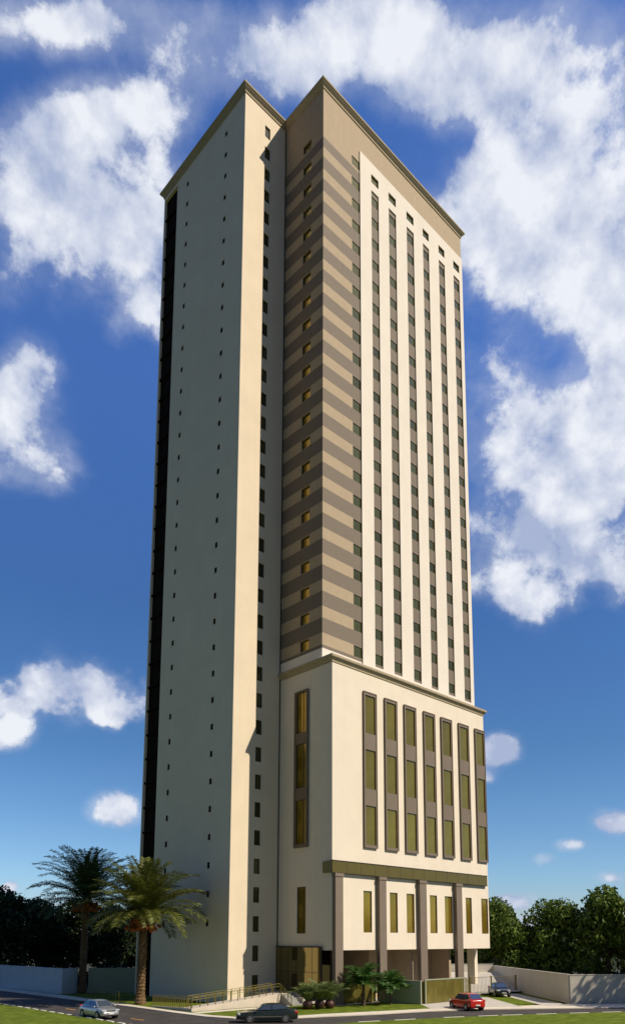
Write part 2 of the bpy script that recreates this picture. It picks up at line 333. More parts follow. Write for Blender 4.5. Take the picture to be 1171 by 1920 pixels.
def offset_poly(pts, d):
    """offset an open polyline to its right-hand side by d, mitred"""
    out = []
    n = len(pts)
    for i, p in enumerate(pts):
        p = Vector(p)
        def nrm(a, b):
            t = (Vector(b)-Vector(a)).normalized(); return Vector((t.y, -t.x))
        if i == 0: m = nrm(pts[0], pts[1]); k = 1
        elif i == n-1: m = nrm(pts[-2], pts[-1]); k = 1
        else:
            n1 = nrm(pts[i-1], pts[i]); n2 = nrm(pts[i], pts[i+1]); m = (n1+n2).normalized(); k = 1/max(0.2, m.dot(n1))
        out.append(p + m*k*d)
    return out
def moulding(mb, line, prof, mats):
    rows = [offset_poly(line, o) for (o, z) in prof]
    for i in range(len(prof)-1):
        for j in range(len(line)-1):
            a, b = rows[i][j], rows[i][j+1]; c, d = rows[i+1][j+1], rows[i+1][j]
            mb.face([(a.x,a.y,prof[i][1]),(b.x,b.y,prof[i][1]),(c.x,c.y,prof[i+1][1]),(d.x,d.y,prof[i+1][1])], mats[i])
    for j in (0, len(line)-1):
        mb.face([(rows[i][j].x, rows[i][j].y, prof[i][1]) for i in range(len(prof))], mats[0])

# ------------------------------------------------------------------ ground, road, pavement
KERB = [(-14.6,220),(-14.4,60),(-14.2,22.8),(-14.2,10.7),(-14.5,2.5),(-14.45,-1.4),(-13.7,-4.3),(-12.1,-6.3),(-10.1,-7.3),(-7.5,-8.15),(-3.1,-9.86),(2.5,-11.3),(7.46,-13.7),(18.2,-21.7),(60,-53),(150,-121)]
INNER = [(-12.2,220),(-12.2,60),(-12.4,28),(-13.0,16.9),(-13.2,12.7),(-13.55,2.2),(-13.5,-0.8),(-12.8,-3.6),(-11.3,-5.2),(-8.9,-6.3),(-6.3,-6.75),(-1.1,-8.35),(3.6,-9.8),(9.2,-12.5),(18.3,-16.7),(23.9,-21.3),(60,-47.7),(150,-114)]
g = MB(); g.face([(-2500,-2500,-0.06),(2500,-2500,-0.06),(2500,2500,-0.06),(-2500,2500,-0.06)]); struct(g.build('ground', 'earth'))
g = MB(); g.prism(KERB + [(150,-140),(30,-150),(-130,-150),(-130,220)], -0.3, 0.0); struct(g.build('road', 'asphalt'))
g = MB(); g.prism(KERB + INNER[::-1], -0.2, 0.075); struct(g.build('pavement', 'pave'))
g = MB(); g.prism(INNER[1:13] + [(20.6,-15.5),(30,-5),(33,3),(26,12),(10,26),(-5,28),(-12.2,32)], -0.2, 0.07); struct(g.build('lawn', 'grass'))
g = MB(); g.prism([(-21.85,220),(-21.85,4),(-22.2,-4),(-24,-12),(-30,-20),(-45,-26),(-130,-30),(-130,220)], -0.1, 0.085); struct(g.build('grass_verge', 'grass'))
VR = [(-17,-14.6),(-13.5,-12.35),(-8.6,-13.3),(-1.3,-15.85),(3.7,-18.1),(14.2,-23.9),(60,-58),(150,-126)]
g = MB(); g.prism(VR + [(150,-150),(0,-150),(-18,-60),(-19,-24)], -0.1, 0.085); struct(g.build('grass_verge', 'grass'))
# white kerb stones with gaps along both verges, centre dashes
g = MB()
y = -3.5
while y < 75:
    g.box(-22.0, -21.78, y, y+0.95, 0.0, 0.11); y += 1.75
def along(pts, step, ln, fn, start=0.0):
    for i in range(len(pts)-1):
        a, b = Vector(pts[i]), Vector(pts[i+1]); L_ = (b-a).length; t = (b-a)/L_; d = start
        while d + ln < L_: fn(a+t*d, a+t*(d+ln), t); d += step
def stone(p, q, t):
    n = Vector((-t.y, t.x)); a, b, c, d = p+n*0.07, q+n*0.07, q-n*0.07, p-n*0.07
    g.prism([tuple(a),tuple(b),tuple(c),tuple(d)], 0.0, 0.11)
along(VR[1:-1], 3.2, 1.9, stone)
struct(g.build('kerb_edging', 'kerbw'))
g = MB()
for y in range(-30, 90, 6): g.prism([(-19.35,y),(-19.15,y),(-19.15,y+2.0),(-19.35,y+2.0)], -0.01, 0.006)
struct(g.build('road_marking', 'yellow'))
# paved yard under and round the tower, walk along the ramp, driveways
g = MB(); g.prism([(-3.0,1.9),(-13.3,2.15),(-13.42,1.0),(-2.9,0.9)], 0.0, 0.082); struct(g.build('walkway', 'pave'))
g = MB(); g.prism([(0.0,-2.2),(6.4,-2.2),(7.2,-6.2),(20.2,-3.0),(20.2,14),(0,14)], 0.0, 0.085); struct(g.build('yard', 'drive'))
dv = Vector((0.644, 0.765)); dn = Vector((0.765, -0.644))
def strip(p0, w, l):
    a = Vector(p0); return [tuple(a), tuple(a+dn*w), tuple(a+dn*w+dv*l), tuple(a+dv*l)]
for nm, p0, w, l in (('driveway',(4.2,-10.2),4.1,9.0),('driveway',(8.6,-12.1),4.4,11.5),('driveway',(14.2,-16.2),2.5,16.5)):
    g = MB(); g.prism(strip(p0, w, l), 0.0, 0.08); struct(g.build(nm, 'drive'))
def rz_(x, y):
    d = (Vector((x,y))-Vector((24,-4))).dot(dv); return 0.09 + max(0, min(2.0, d*0.175))
g = MB()
A0, B0 = Vector((20.4,-3.0)), Vector((28.1,-4.9))
pr = None
for k in range(9):
    d = -0.5 + k*1.75
    a = Vector((20.4,-3.0)) + dv*d if k else A0; b = Vector((28.0,-4.95)) + dv*d
    row = [(a.x,a.y,rz_(a.x,a.y)),(b.x,b.y,rz_(b.x,b.y))]
    if pr: g.face([pr[0],pr[1],row[1],row[0]])
    pr = row
struct(g.build('driveway_ramp', 'drive'))

# ------------------------------------------------------------------ the tower
T = thing('high_rise_building', 'tall cream hotel tower with brown striped shaft, stepped wing and podium on columns', 'building')
XT, XP, XR = 0.12, 0.12, 27.15
DN, XW, YB, ZR = 6.746, -6.2, 24.63, 106.1
YT = 11.0
FH = 2.983
WT = [38.22 + FH*k for k in range(22)]
COLS = [(4.86,6.17),(8.2,9.55),(11.45,12.86),(14.97,16.41),(18.33,19.62),(21.75,23.08),(25.1,26.49)]
WH = 1.2
# -- shaft
mb = MB()   # 0 tan 1 brown 2 cream 3 roof
us = [0, XR-XT, 4.86-XT, 6.17-XT, 6.25-XT] + [c-XT for p in COLS for c in p]
zs = [35.0, 36.6, 99.33, 102.5, ZR, 100.86, 99.66]
for w in WT: zs += [w, w-WH, w+0.06, w-WH-0.05]
inwin = lambda z: any(w-WH < z < w for w in WT)
inlight = lambda z: any(w-WH-0.05 < z < w+0.06 for w in WT)
def shaft_f(u, z):
    x = u + XT
    for (a, b) in COLS:
        if a < x < b and (inwin(z) or 99.66 < z < 100.86): return None
    if z < 36.6: return 2
    if z > 99.33: return 0
    if x > 4.86: return 1
    return 0 if inlight(z) else 1
panel(mb, (XT,0,0), (1,0,0), (0,-1,0), us, zs, shaft_f, 0.22)
def shaft_s(u, z):
    if 2.06 < u < 3.46 and inwin(z): return None
    if z < 36.6: return 2
    if z > 99.33: return 0
    return 0 if inlight(z) else 1
panel(mb, (XT,0,0), (0,1,0), (-1,0,0), [0,DN+0.3,2.06,3.46], zs, shaft_s, 0.3)
mb.face([(XR,0,35),(XR,YT,35),(XR,YT,ZR),(XR,0,ZR)], 2)
mb.face([(XR,YT,5.3),(8,YT,5.3),(8,YT,ZR),(XR,YT,ZR)], 2)
mb.face([(XT,0,ZR-.05),(XR,0,ZR-.05),(XR,YT,ZR-.05),(XT,YT,ZR-.05)], 3)
mb.build('shaft_wall', ['tan','brown','cream','roof'], T)
# -- white field proud of the shaft, with slots
mb = MB()
us = [0, XR-6.2+0.05] + [c-6.2 for p in COLS[1:] for c in p]
def field(u, z):
    x = u + 6.2
    for (a, b) in COLS[1:]:
        if a < x < b and (36.63 < z < 98.53 or 99.66 < z < 100.86): return None
    return 0
panel(mb, (6.2,-0.13,0), (1,0,0), (0,-1,0), us, [36.1,36.63,98.53,99.66,100.86,102.5], field, 0.128)
mb.face([(6.2,0,36.1),(6.2,-0.13,36.1),(6.2,-0.13,102.5),(6.2,0,102.5)])
mb.face([(6.2,-.13,102.5),(XR+.05,-.13,102.5),(XR+.05,0,102.5),(6.2,0,102.5)])
mb.face([(XR+.05,-.13,36.1),(XR+.05,0.4,36.1),(XR+.05,0.4,102.5),(XR+.05,-.13,102.5)])
mb.build('ribbed_facade', 'cream', T)
mb = MB(); mb.box(XR+0.003, XR+0.45, 0.5, 4.5, 35.4, 98.3); mb.build('side_pilaster', 'cream', T)
# -- wing
mb = MB()   # 0 warm cream 1 slot 2 roof
WZ = [2.77 + 2.981*k for k in range(35)]
zs = [-0.2, ZR]
for w in WZ: zs += [w, w-1.6]
panel(mb, (XW,DN,0), (1,0,0), (0,-1,0), [0, XT-XW, 3.02, 3.82], zs, lambda u, z: None if 3.02 < u < 3.82 and any(w-1.6 < z < w for w in WZ) else 0, 0.25)
VZ = [8.04 + 2.986*k for k in range(33)]
VY = [10.52, 18.92]
zs = [-0.2, ZR, 105.45]
for v in VZ: zs += [v-.34, v+.34]
us = [0, YB-DN, 21.38-DN, 24.38-DN] + [q for y in VY for q in (y-.24-DN, y+.24-DN)]
def wing_s(u, z):
    y = u + DN
    if 21.38 < y < 24.38 and z < 105.45: return None
    if any(abs(y-q) < .24 for q in VY) and any(abs(z-v) < .34 for v in VZ): return None
    return 0
panel(mb, (XW,DN,0), (0,1,0), (-1,0,0), us, zs, wing_s, 0.3)
mb.box(XW+0.3, XW+0.32, 21.38, 24.38, -0.2, 105.45, 1)                      # back of the shallow slot
for k in range(35): mb.box(XW+0.06, XW+0.3, 21.4, 24.36, 0.9+2.981*k, 1.12+2.981*k, 1)
mb.face([(XW,YB,-.2),(XW,YB,ZR),(8,YB,ZR),(8,YB,-.2)], 0)
mb.face([(8,YB,-.2),(8,YB,ZR),(8,YT,ZR),(8,YT,-.2)], 0)
mb.face([(XW,DN,ZR-.05),(8,DN,ZR-.05),(8,YB,ZR-.05),(XW,YB,ZR-.05)], 2)
mb.build('wing_wall', ['wingcream','slot','roof'], T)
mb = MB(); mb.box(XT-0.10, XT-0.002, DN-0.07, DN-0.002, 5.7, 105.9); mb.build('downpipe', 'shadowmetal', T)
# -- cornices
line = [(8,YB+0.01),(XW,YB),(XW,DN),(XT,DN),(XT,0),(XR,0),(XR,YT),(8,YT)]
PROF = [(0.0,105.95),(0.10,106.0),(0.11,106.22),(0.17,106.27),(0.36,106.50),(0.39,106.60),(0.47,106.64),(0.50,106.70),(0.50,106.88),(0.30,106.93),(-0.3,106.93),(-0.3,106.0)]
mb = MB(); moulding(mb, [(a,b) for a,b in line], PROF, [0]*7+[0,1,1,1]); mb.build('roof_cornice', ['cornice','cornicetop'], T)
mb = MB()   # podium: 0 cream 1 soffit 2 roof
YP, ZPB = -1.5, 5.3
XPR = 27.0
LW = [(4.57,5.83),(8.64,9.89),(11.38,12.7),(15.42,16.72),(18.16,19.58),(22.23,23.43),(25.42,26.8)]
us = [0, XPR-XP] + [c-XP for p in LW for c in p]
panel(mb, (XP,YP,0), (1,0,0), (0,-1,0), us, [ZPB,7.06,11.3,34.75], lambda u, z: None if 7.06 < z < 11.3 and any(a < u+XP < b for a,b in LW) else 0, 0.2)
panel(mb, (XP,YP,0), (0,1,0), (-1,0,0), [0,DN-YP,2.36-YP,3.70-YP], [ZPB,6.95,11.7,34.75], lambda u, z: None if 6.95 < z < 11.7 and 2.36 < u+YP < 3.70 else 0, 0.2)
mb.face([(XPR,YP,ZPB),(XPR,YT,ZPB),(XPR,YT,34.75),(XPR,YP,34.75)], 0)
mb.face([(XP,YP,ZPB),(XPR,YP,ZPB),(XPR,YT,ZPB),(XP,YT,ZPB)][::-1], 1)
mb.face([(XP,YP,35.2),(XPR,YP,35.2),(XPR,YT,35.2),(XP,YT,35.2)], 2)
mb.build('podium_wall', ['podcream','soffit','roof'], T)
PP = [(0.0,34.62),(0.07,34.66),(0.08,34.82),(0.22,34.98),(0.24,35.06),(0.33,35.10),(0.36,35.16),(0.36,35.38),(0.2,35.42),(-0.1,35.42),(-0.1,34.7)]
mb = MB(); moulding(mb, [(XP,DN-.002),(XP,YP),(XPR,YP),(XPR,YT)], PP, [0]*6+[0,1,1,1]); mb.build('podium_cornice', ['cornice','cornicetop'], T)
# -- window panes: a frame round a slightly recessed glass
def pane_mesh(name, w, h, mats, fr=0.05, mull=None, d=0.03):
    """centred at the bottom-left corner, facing -y"""
    b = MB(); b.face([(fr,0.02,fr),(w-fr,0.02,fr),(w-fr,0.02,h-fr),(fr,0.02,h-fr)], 0)
    for (x0,x1,z0,z1) in ((0,fr,0,h),(w-fr,w,0,h),(fr,w-fr,0,fr),(fr,w-fr,h-fr,h)): b.box(x0,x1,-d,0.06,z0,z1,1)
    if mull: b.box(mull-.025, mull+.025, -0.02, 0.019, fr, h-fr, 1)
    return b.mesh(name, mats)
HALF = math.pi/2
wins = []   # candidates: (projected area proxy, mesh, location, rot)
camv = Vector(cam.location)
def area_proxy(loc, n, w, h):
    v = Vector(loc)-camv; D = v.length; return w*h*abs(v.normalized().dot(Vector(n)))/(D*D)
cache = {}
for ci, (a, b) in enumerate(COLS):
    w = round(b-a, 3)
    if w not in cache: cache[w] = pane_mesh('window', w, WH, ['olive','shadowmetal'], 0.03, None)
    for k in range(22):
        z = WT[k] - WH
        wins.append((area_proxy((a,0,z),(0,-1,0),w,WH), cache[w], (a,0.05,z), 0))
me_s = pane_mesh('window', 1.4, WH, ['gold','shadowmetal'], 0.05, None)
for k in range(22):
    z = WT[k] - WH
    wins.append((area_proxy((XT,2,z),(-1,0,0),1.4,WH), me_s, (XT+0.2,3.46,z), -HALF))
wins.sort(key=lambda t: -t[0])
for i, (ar, me, loc, rz) in enumerate(wins[:100]):
    o = link('window', me, T, loc); o.rotation_euler.z = rz
rest = MB(); 
for (ar, me, loc, rz) in wins[100:]:
    mtx = Matrix.Translation(loc) @ Matrix.Rotation(rz, 4, 'Z')
    n = len(rest.v); rest.v += [tuple(mtx @ v.co) for v in me.vertices]
    for p in me.polygons: rest.f.append(tuple(n+i for i in p.vertices)); rest.m.append(p.material_index)
o = rest.build('upper_windows', ['olive','shadowmetal'], T); o['kind'] = 'stuff'
me = pane_mesh('stair_window', 0.8, 1.6, ['dkglass','shadowmetal'], 0.05, None)
for w in WZ: link('stair_window', me, T, (XW+3.02, DN+0.14, w-1.6))
me = pane_mesh('vent', 0.48, 0.68, ['slot','shadowmetal'], 0.04)
for yv in VY:
    for v in VZ:
        o = link('vent', me, T, (XW+0.09, yv+0.24, v-0.34)); o.rotation_euler.z = -HALF
for (a, b) in LW:
    link('tall_window', pane_mesh('tall_window', b-a, 4.24, ['gold','shadowmetal'], 0.05, None), T, (a, YP+0.12, 7.06))
o = link('tall_window', pane_mesh('tall_window', 1.34, 4.75, ['gold','shadowmetal'], 0.06, 0.9), T, (XP+0.12, 3.70, 6.95)); o.rotation_euler.z = -HALF
# -- window bays on the podium: brown framed panel with three panes
def bay(w, panes, inset):
    b = MB(); H = 32.6-15.77
    zs = [0, H] + [z-15.77 for p in panes for z in p]
    panel(b, (0,-0.17,0), (1,0,0), (0,-1,0), [0,w,inset,w-inset], zs, lambda u, z: None if inset < u < w-inset and any(p[0]-15.77 < z < p[1]-15.77 for p in panes) else 0, 0.14)
    for q in ([(0,0,0),(0,-.17,0),(0,-.17,H),(0,0,H)][::-1], [(w,0,0),(w,-.17,0),(w,-.17,H),(w,0,H)], [(0,0,H),(w,0,H),(w,-.17,H),(0,-.17,H)][::-1], [(0,0,0),(w,0,0),(w,-.17,0),(0,-.17,0)]): b.face(q)
    # thin raised rim
    for (x0,x1,z0,z1) in ((0,.1,0,H),(w-.1,w,0,H),(.1,w-.1,0,.1),(.1,w-.1,H-.1,H)): b.box(x0,x1,-0.22,-0.172,z0,z1)
    return b.mesh('window_bay','bay')
PF = [(16.09,20.22),(22.03,26.24),(28.02,32.21)]
for (a, b) in [(4.62,6.65),(7.98,10.03),(11.27,13.33),(14.72,16.82),(18.0,20.1),(21.48,23.55),(24.9,26.95)]:
    o = link('window_bay', bay(b-a, PF, 0.24), T, (a, YP-0.002, 15.77))
    for (z0, z1) in PF: link('pane', pane_mesh('pane', b-a-.48, z1-z0, ['gold','shadowmetal'], 0.03, None), o, (0.24, -0.07, z0-15.77))
PS = [(16.1,20.76),(22.06,26.77),(27.99,32.4)]
o = link('window_bay', bay(2.1, PS, 0.3), T, (XP-0.002, 4.1, 15.77)); o.rotation_euler.z = -HALF
for (z0, z1) in PS: link('pane', pane_mesh('pane', 1.5, z1-z0, ['gold','shadowmetal'], 0.04, 1.05), o, (0.3, -0.07, z0-15.77))
# -- canopy band and columns
mb = MB()
mb.box(-0.13, 26.4, -1.8, -1.502, 12.9, 14.05); mb.box(-0.13, XP-.002, -1.502, -0.36, 12.9, 14.05)
x = 1.9
while x < 26: mb.box(x-.02, x+.02, -1.806, -1.799, 12.9, 14.05, 1); x += 2.05
mb.box(-0.16, 26.43, -1.84, -1.503, 14.05, 14.12, 1); mb.box(-0.16, 26.43, -1.83, -1.503, 12.84, 12.9, 1)
mb.build('canopy_band', ['canopy','shadowmetal'], T)
for (a, b) in [(0.12,1.18),(6.52,7.58),(13.12,14.28),(19.8,20.9)]:
    c = MB(); c.box(a, b, -1.97, -1.503, 0.0, 12.5); c.build('column', 'column', T)
    c = MB(); c.box(a-.07, b+.07, -2.03, -1.503, 12.5, 12.83); c.build('column_cap', 'column', T)
# -- undercroft
mb = MB()
mb.box(9.3, 20.4, 2.2, 10.8, 0, 5.28); mb.box(0.4, 8.0, 6.9, 7.1, 0, 5.28, 1)  # left back wall near black: the undercroft's shade put into its colour
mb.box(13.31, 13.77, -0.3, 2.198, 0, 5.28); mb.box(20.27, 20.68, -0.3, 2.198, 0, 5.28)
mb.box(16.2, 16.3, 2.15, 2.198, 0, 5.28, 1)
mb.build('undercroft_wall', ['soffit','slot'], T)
mb = MB(); mb.box(26.35, 26.95, 0.35, 1.45, 0, 5.28); mb.build('column', 'podcream', T)
# entrance glazing
mb = MB(); XE = -0.12
mb.box(XE, XE+0.05, -0.12, DN-.05, 1.12, 5.55)
mb.box(XE-.02, XE+.1, -0.2, DN-.03, 5.55, 5.68, 1); mb.box(XE-.02, XE+.1, -0.2, -0.12, 1.12, 5.55, 1)
for y in (1.1, 2.3, 3.5, 4.7, 5.9): mb.box(XE-.012, XE-.001, y-.02, y+.02, 1.12, 5.55, 1)
mb.box(XE-.012, XE-.001, -0.12, DN-.05, 3.1, 3.14, 1)
mb.build('entrance_glass', ['entry','shadowmetal'], T)
mb = MB(); mb.box(XE+.05, XE+.12, -1.35, -0.3, 1.12, 3.9); mb.build('entrance_door', 'canopy', T)

# ------------------------------------------------------------------ entrance ramp, steps, railings
mb = MB()
rt = lambda x, y: 0.34 + (x+13.0)/10.0*0.8
mb.prism([(-13.05,2.6),(-3.0,2.45),(-3.0,3.9),(-13.05,4.1)], 0, rt)
mb.prism([(-13.05,4.11),(-12.8,4.11),(-12.65,9.6),(-12.9,9.6)], 0, lambda x, y: 0.34 - (y-4.1)/5.5*0.2)
mb.prism([(-2.99,2.45),(-2.99,6.7),(XE-.03,6.7),(XE-.03,1.4),(-1.35,1.4),(-1.35,2.45)], 0, 1.14)
ra = thing('entrance_ramp', 'pale rendered access ramp and landing rising to the glass entrance', 'ramp')
mb.build('ramp_wall', 'rampwall', ra)
for k in range(6):
    s_ = MB(); s_.box(-2.95, -1.65, 0.78+k*0.28, 2.44, 0.07+k*0.17+(0.004 if k else 0), 0.07+(k+1)*0.17); s_.build('step', 'step', ra)
mb = MB(); mb.box(-1.64, -1.36, 0.7, 2.44, 0, 0.75); mb.build('cheek_wall', 'rampwall', ra)
def railing(name, label, pts, posts, h, rails, rad=0.022, group=None):
    t = thing(name, label, 'railing', pts[0], 0, group); o = Vector(pts[0])
    def at(s):
        L_ = [(Vector(pts[i+1])-Vector(pts[i])).length for i in range(len(pts)-1)]; d = s*sum(L_)
        for i, l in enumerate(L_):
            if d <= l or i == len(L_)-1: return Vector(pts[i]).lerp(Vector(pts[i+1]), d/l)
            d -= l
    for k in range(posts):
        p = at(k/(posts-1)) - o; q = MB(); q.box(p.x-.028,p.x+.028,p.y-.028,p.y+.028,p.z,p.z+h); q.build('post','rail',t)
    for r in rails:
        q = MB(); q.tube([Vector(p)-o+Vector((0,0,r)) for p in pts], rad, 8); q.build('handrail','rail',t)
    return t
railing('ramp_railing', 'olive railing with two handrails along the front edge of the ramp', [(-12.95,2.7,0.34),(-3.05,2.55,1.13)], 13, 1.0, [0.98,0.72])
railing('ramp_railing', 'olive railing along the back edge of the ramp, close to the tower wall', [(-12.6,3.95,0.36),(-3.05,3.8,1.13)], 11, 1.0, [0.98,0.72])
railing('picket_railing', 'low olive railing of close posts on the kerb wall beside the palm', [(-12.78,9.5,0.14),(-12.95,4.3,0.33),(-12.97,2.85,0.34)], 19, 1.05, [0.95])
railing('stair_railing', 'short olive handrail beside the entrance steps', [(-3.0,0.85,0.1),(-3.0,2.4,1.1)], 4, 0.95, [0.93,0.65])
railing('landing_railing', 'olive handrail on the landing in front of the entrance glass', [(-1.5,1.5,1.14),(-0.35,1.5,1.14)], 3, 0.95, [0.93,0.65])
railing('lane_railing', 'thin olive railing in the shade behind the tall lit palm', [(-12.0,17.5,0.07),(-10.2,27.5,0.07)], 12, 1.0, [0.95,0.6])

# ------------------------------------------------------------------ walls, gate and fence of the plot
def wall(label, pts, h, m, name='boundary_wall', th=0.22, cap=True, group=None):
    t = MB(); L_ = offset_poly(pts, th/2); Rr = offset_poly(pts, -th/2)
    t.prism([tuple(p) for p in L_] + [tuple(p) for p in Rr[::-1]], 0, h)
    o = t.build(name, m); tag(o, label, 'wall', group)
    if cap:
        c = MB(); L2 = offset_poly(pts, th/2+.03); R2 = offset_poly(pts, -th/2-.03)
        c.prism([tuple(p) for p in L2] + [tuple(p) for p in R2[::-1]], h+.002, h+.07); c.build('coping', m, o)
    return o
C1 = Vector((18.59,-16.36)); C2 = C1 + dv*26.2; C3 = C2 - dn*19
wall('grey side wall running back from the road past the dark parked car', [tuple(C1+dv*0.12), tuple(C2)], 2.85, 'wallgrey')
wall('pale wall facing the road at the far right, dappled by tree shade', [tuple(C1+dv*.0), (24.2,-20.95), (60,-47.3)], 2.83, 'wallgrey')
wall('grey rear wall closing the yard beyond the driveway ramp', [tuple(C2-dn*.13), tuple(C3)], 3.05, 'wallgrey')
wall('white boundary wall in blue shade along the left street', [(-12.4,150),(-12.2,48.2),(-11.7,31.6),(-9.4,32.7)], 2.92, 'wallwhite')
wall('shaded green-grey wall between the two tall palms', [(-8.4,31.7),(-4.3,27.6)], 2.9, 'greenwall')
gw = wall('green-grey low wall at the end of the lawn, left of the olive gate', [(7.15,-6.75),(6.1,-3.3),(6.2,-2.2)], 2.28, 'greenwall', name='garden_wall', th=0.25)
g = MB(); g.box(0,5.25,-0.04,0.04,0,2.15); g.box(0,5.25,-.06,.06,2.15,2.2,1)
for x in (1.7,3.4): g.box(x-.02,x+.02,-.05,-.041,0,2.15,1)
o = thing('screen_panel', 'olive glass screen between the first two columns, behind the garden palms', 'screen', (1.22,-1.3,0.08)); g.build('panel', ['gate','rail'], o)
ga = thing('sliding_gate', 'solid olive panelled gate beside the red car', 'gate', (7.35,-6.75,0.085))
for k in range(5):
    g = MB(); x0 = 0.55+k*1.24; g.box(x0, x0+1.23, 0, 0.06, 0.04, 2.25); g.build('gate_panel','gate',ga)
g = MB(); g.box(0.5,6.8,-.05,.11,2.252,2.36); g.box(0.38,0.53,-.05,.11,0,2.36); g.box(6.76,6.88,-.05,.11,0,2.251); g.build('gate_frame','greenwall',ga)
g = MB(); g.prism([(6.9,0.0),(12.7,3.5),(12.66,3.56),(6.86,0.06)], 0, lambda x, y: 2.36-(x-6.9)/5.8*0.5); g.build('end_panel','gate',ga)
g = MB(); g.prism([(0.37,0.0),(-0.1,1.9),(-0.03,1.92),(0.43,0.02)], 0, 2.15); g.build('end_panel','gate',ga)
fe = thing('bar_fence', 'thin olive bar fence across the driveway behind the dark blue car', 'fence', (20.2,-3.25,0.09))
fd = Vector((7.7,-1.35)); fl = fd.length; ft = fd/fl
for (d) in (0.0, 3.4, 7.5):
    p = ft*d; g = MB(); g.box(p.x-.06,p.x+.06,p.y-.06,p.y+.06,0,2.1); g.build('post','rail',fe)
for z in (0.12, 1.98):
    g = MB(); g.tube([(0,0,z),(fd.x,fd.y,z)], 0.028, 6); g.build('rail','rail',fe)
g = MB(); d = 0.22
while d < fl: p = ft*d; g.box(p.x-.011,p.x+.011,p.y-.011,p.y+.011,0.12,1.98); d += 0.22
g.build('bars','rail',fe)

# ------------------------------------------------------------------ palms
def frond(mb, rnd, base, az, elev, L_, droop, leaf, n, width, mi=0):
    """feathered leaf: an arching rib with leaflets on both sides"""
    pts = []; p = Vector(base); e = elev; step = L_/10
    for i in range(11):
        pts.append(p.copy()); p = p + Vector((math.cos(az)*math.cos(e), math.sin(az)*math.cos(e), math.sin(e)))*step
        e -= droop*(0.35+i*0.16)/10
    mb.tube(pts, [0.045*(1-i/11)+0.008 for i in range(11)], 4, mi, cap=False)
    for k in range(n):
        s = 0.10 + 0.88*k/(n-1); f = s*10; i = min(9, int(f)); q = pts[i].lerp(pts[i+1], f-i); t = (pts[i+1]-pts[i]).normalized()
        side = t.cross(Vector((0,0,1))); side = side.normalized() if side.length > 1e-3 else Vector((1,0,0))
        upv = side.cross(t)
        l = leaf*(0.45+0.75*math.sin(math.pi*min(1, 0.15+s*0.80)))*rnd.uniform(.85,1.1)
        for sg in (-1,1):
            d = (side*sg*0.95 + t*0.55 + upv*rnd.uniform(-0.15,0.45)).normalized()
            tip = q + d*l - Vector((0,0,l*l*0.16)); w = t*width*.5
            mid = q + d*l*.5; mb.face([q-w*.6, mid-w, tip, mid+w], mi)
def date_palm(label, loc, seed, trunk_h, nf, L_, leafm, rot=0):
    rnd = random.Random(seed)
    t = thing('date_palm', label, 'palm tree', loc, rot)
    b = MB(); rad = []; pts = []
    n = int(trunk_h/0.16)
    for i in range(n+1):
        s = i/n; pts.append((0.10*math.sin(s*2.2), 0.06*math.sin(s*3), trunk_h*s))
        rad.append((0.40-0.06*s+ (0.18*(1-s*8) if s < .125 else 0)) + (0.05 if i%2 else 0.0))
    b.tube(pts, rad, 12)
    for i in range(int(trunk_h*26)):     # cut leaf stubs
        z = rnd.uniform(0.3, trunk_h); a = z*9.2+rnd.choice((0,2.1,4.2)); s = z/trunk_h
        c = Vector((0.10*math.sin(s*2.2)+math.cos(a)*.40, 0.06*math.sin(s*3)+math.sin(a)*.40, z)); o = Vector((math.cos(a),math.sin(a),0)); sd_ = Vector((-math.sin(a),math.cos(a),0))
        b.face([c-sd_*.10, c+sd_*.10, c+o*.09+Vector((0,0,.2))+sd_*.05, c+o*.09+Vector((0,0,.2))-sd_*.05])
    b.build('trunk','palmbark',t)
    top = Vector((0.10*math.sin(2.2), 0.06*math.sin(3), trunk_h))
    b = MB()
    for i in range(nf):
        u = (i+.5)/nf; az = i*2.399963+rnd.uniform(-.2,.2); elev = R(87) - u*R(86) + rnd.uniform(-.12,.12)
        frond(b, rnd, top+Vector((math.cos(az)*.2, math.sin(az)*.2, 0.75*(1-u))), az, elev, L_*rnd.uniform(.86,1.06)*(0.90+.14*math.sin(u*3)), rnd.uniform(0.85,1.55)*(0.8+0.35*u), 1.02, 66, 0.105)
    b.build('crown',leafm,t)
    b = MB()
    for i in range(70):
        a = rnd.uniform(0,6.28); r = rnd.uniform(.5,1.7); z = -0.15-rnd.uniform(0,.85)
        c = top+Vector((math.cos(a)*r, math.sin(a)*r, z-.15*r)); k = rnd.uniform(.16,.3)
        b.lathe([(0.01,-k),(k*.7,-k*.6),(k,0),(k*.6,k*.7),(0.01,k)], c, 7)
        b.tube([top+Vector((math.cos(a)*.2,math.sin(a)*.2,.1)), (top+c)/2+Vector((0,0,.35)), c], 0.02, 4)
    b.build('fruit_bunch','dates',t)
    return t
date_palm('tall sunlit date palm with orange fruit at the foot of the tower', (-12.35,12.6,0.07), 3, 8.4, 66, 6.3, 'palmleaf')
date_palm('darker date palm standing in shade behind the sunlit one', (-8.9,32.2,0.0), 8, 11.0, 66, 7.3, 'palmdark', 0.7)
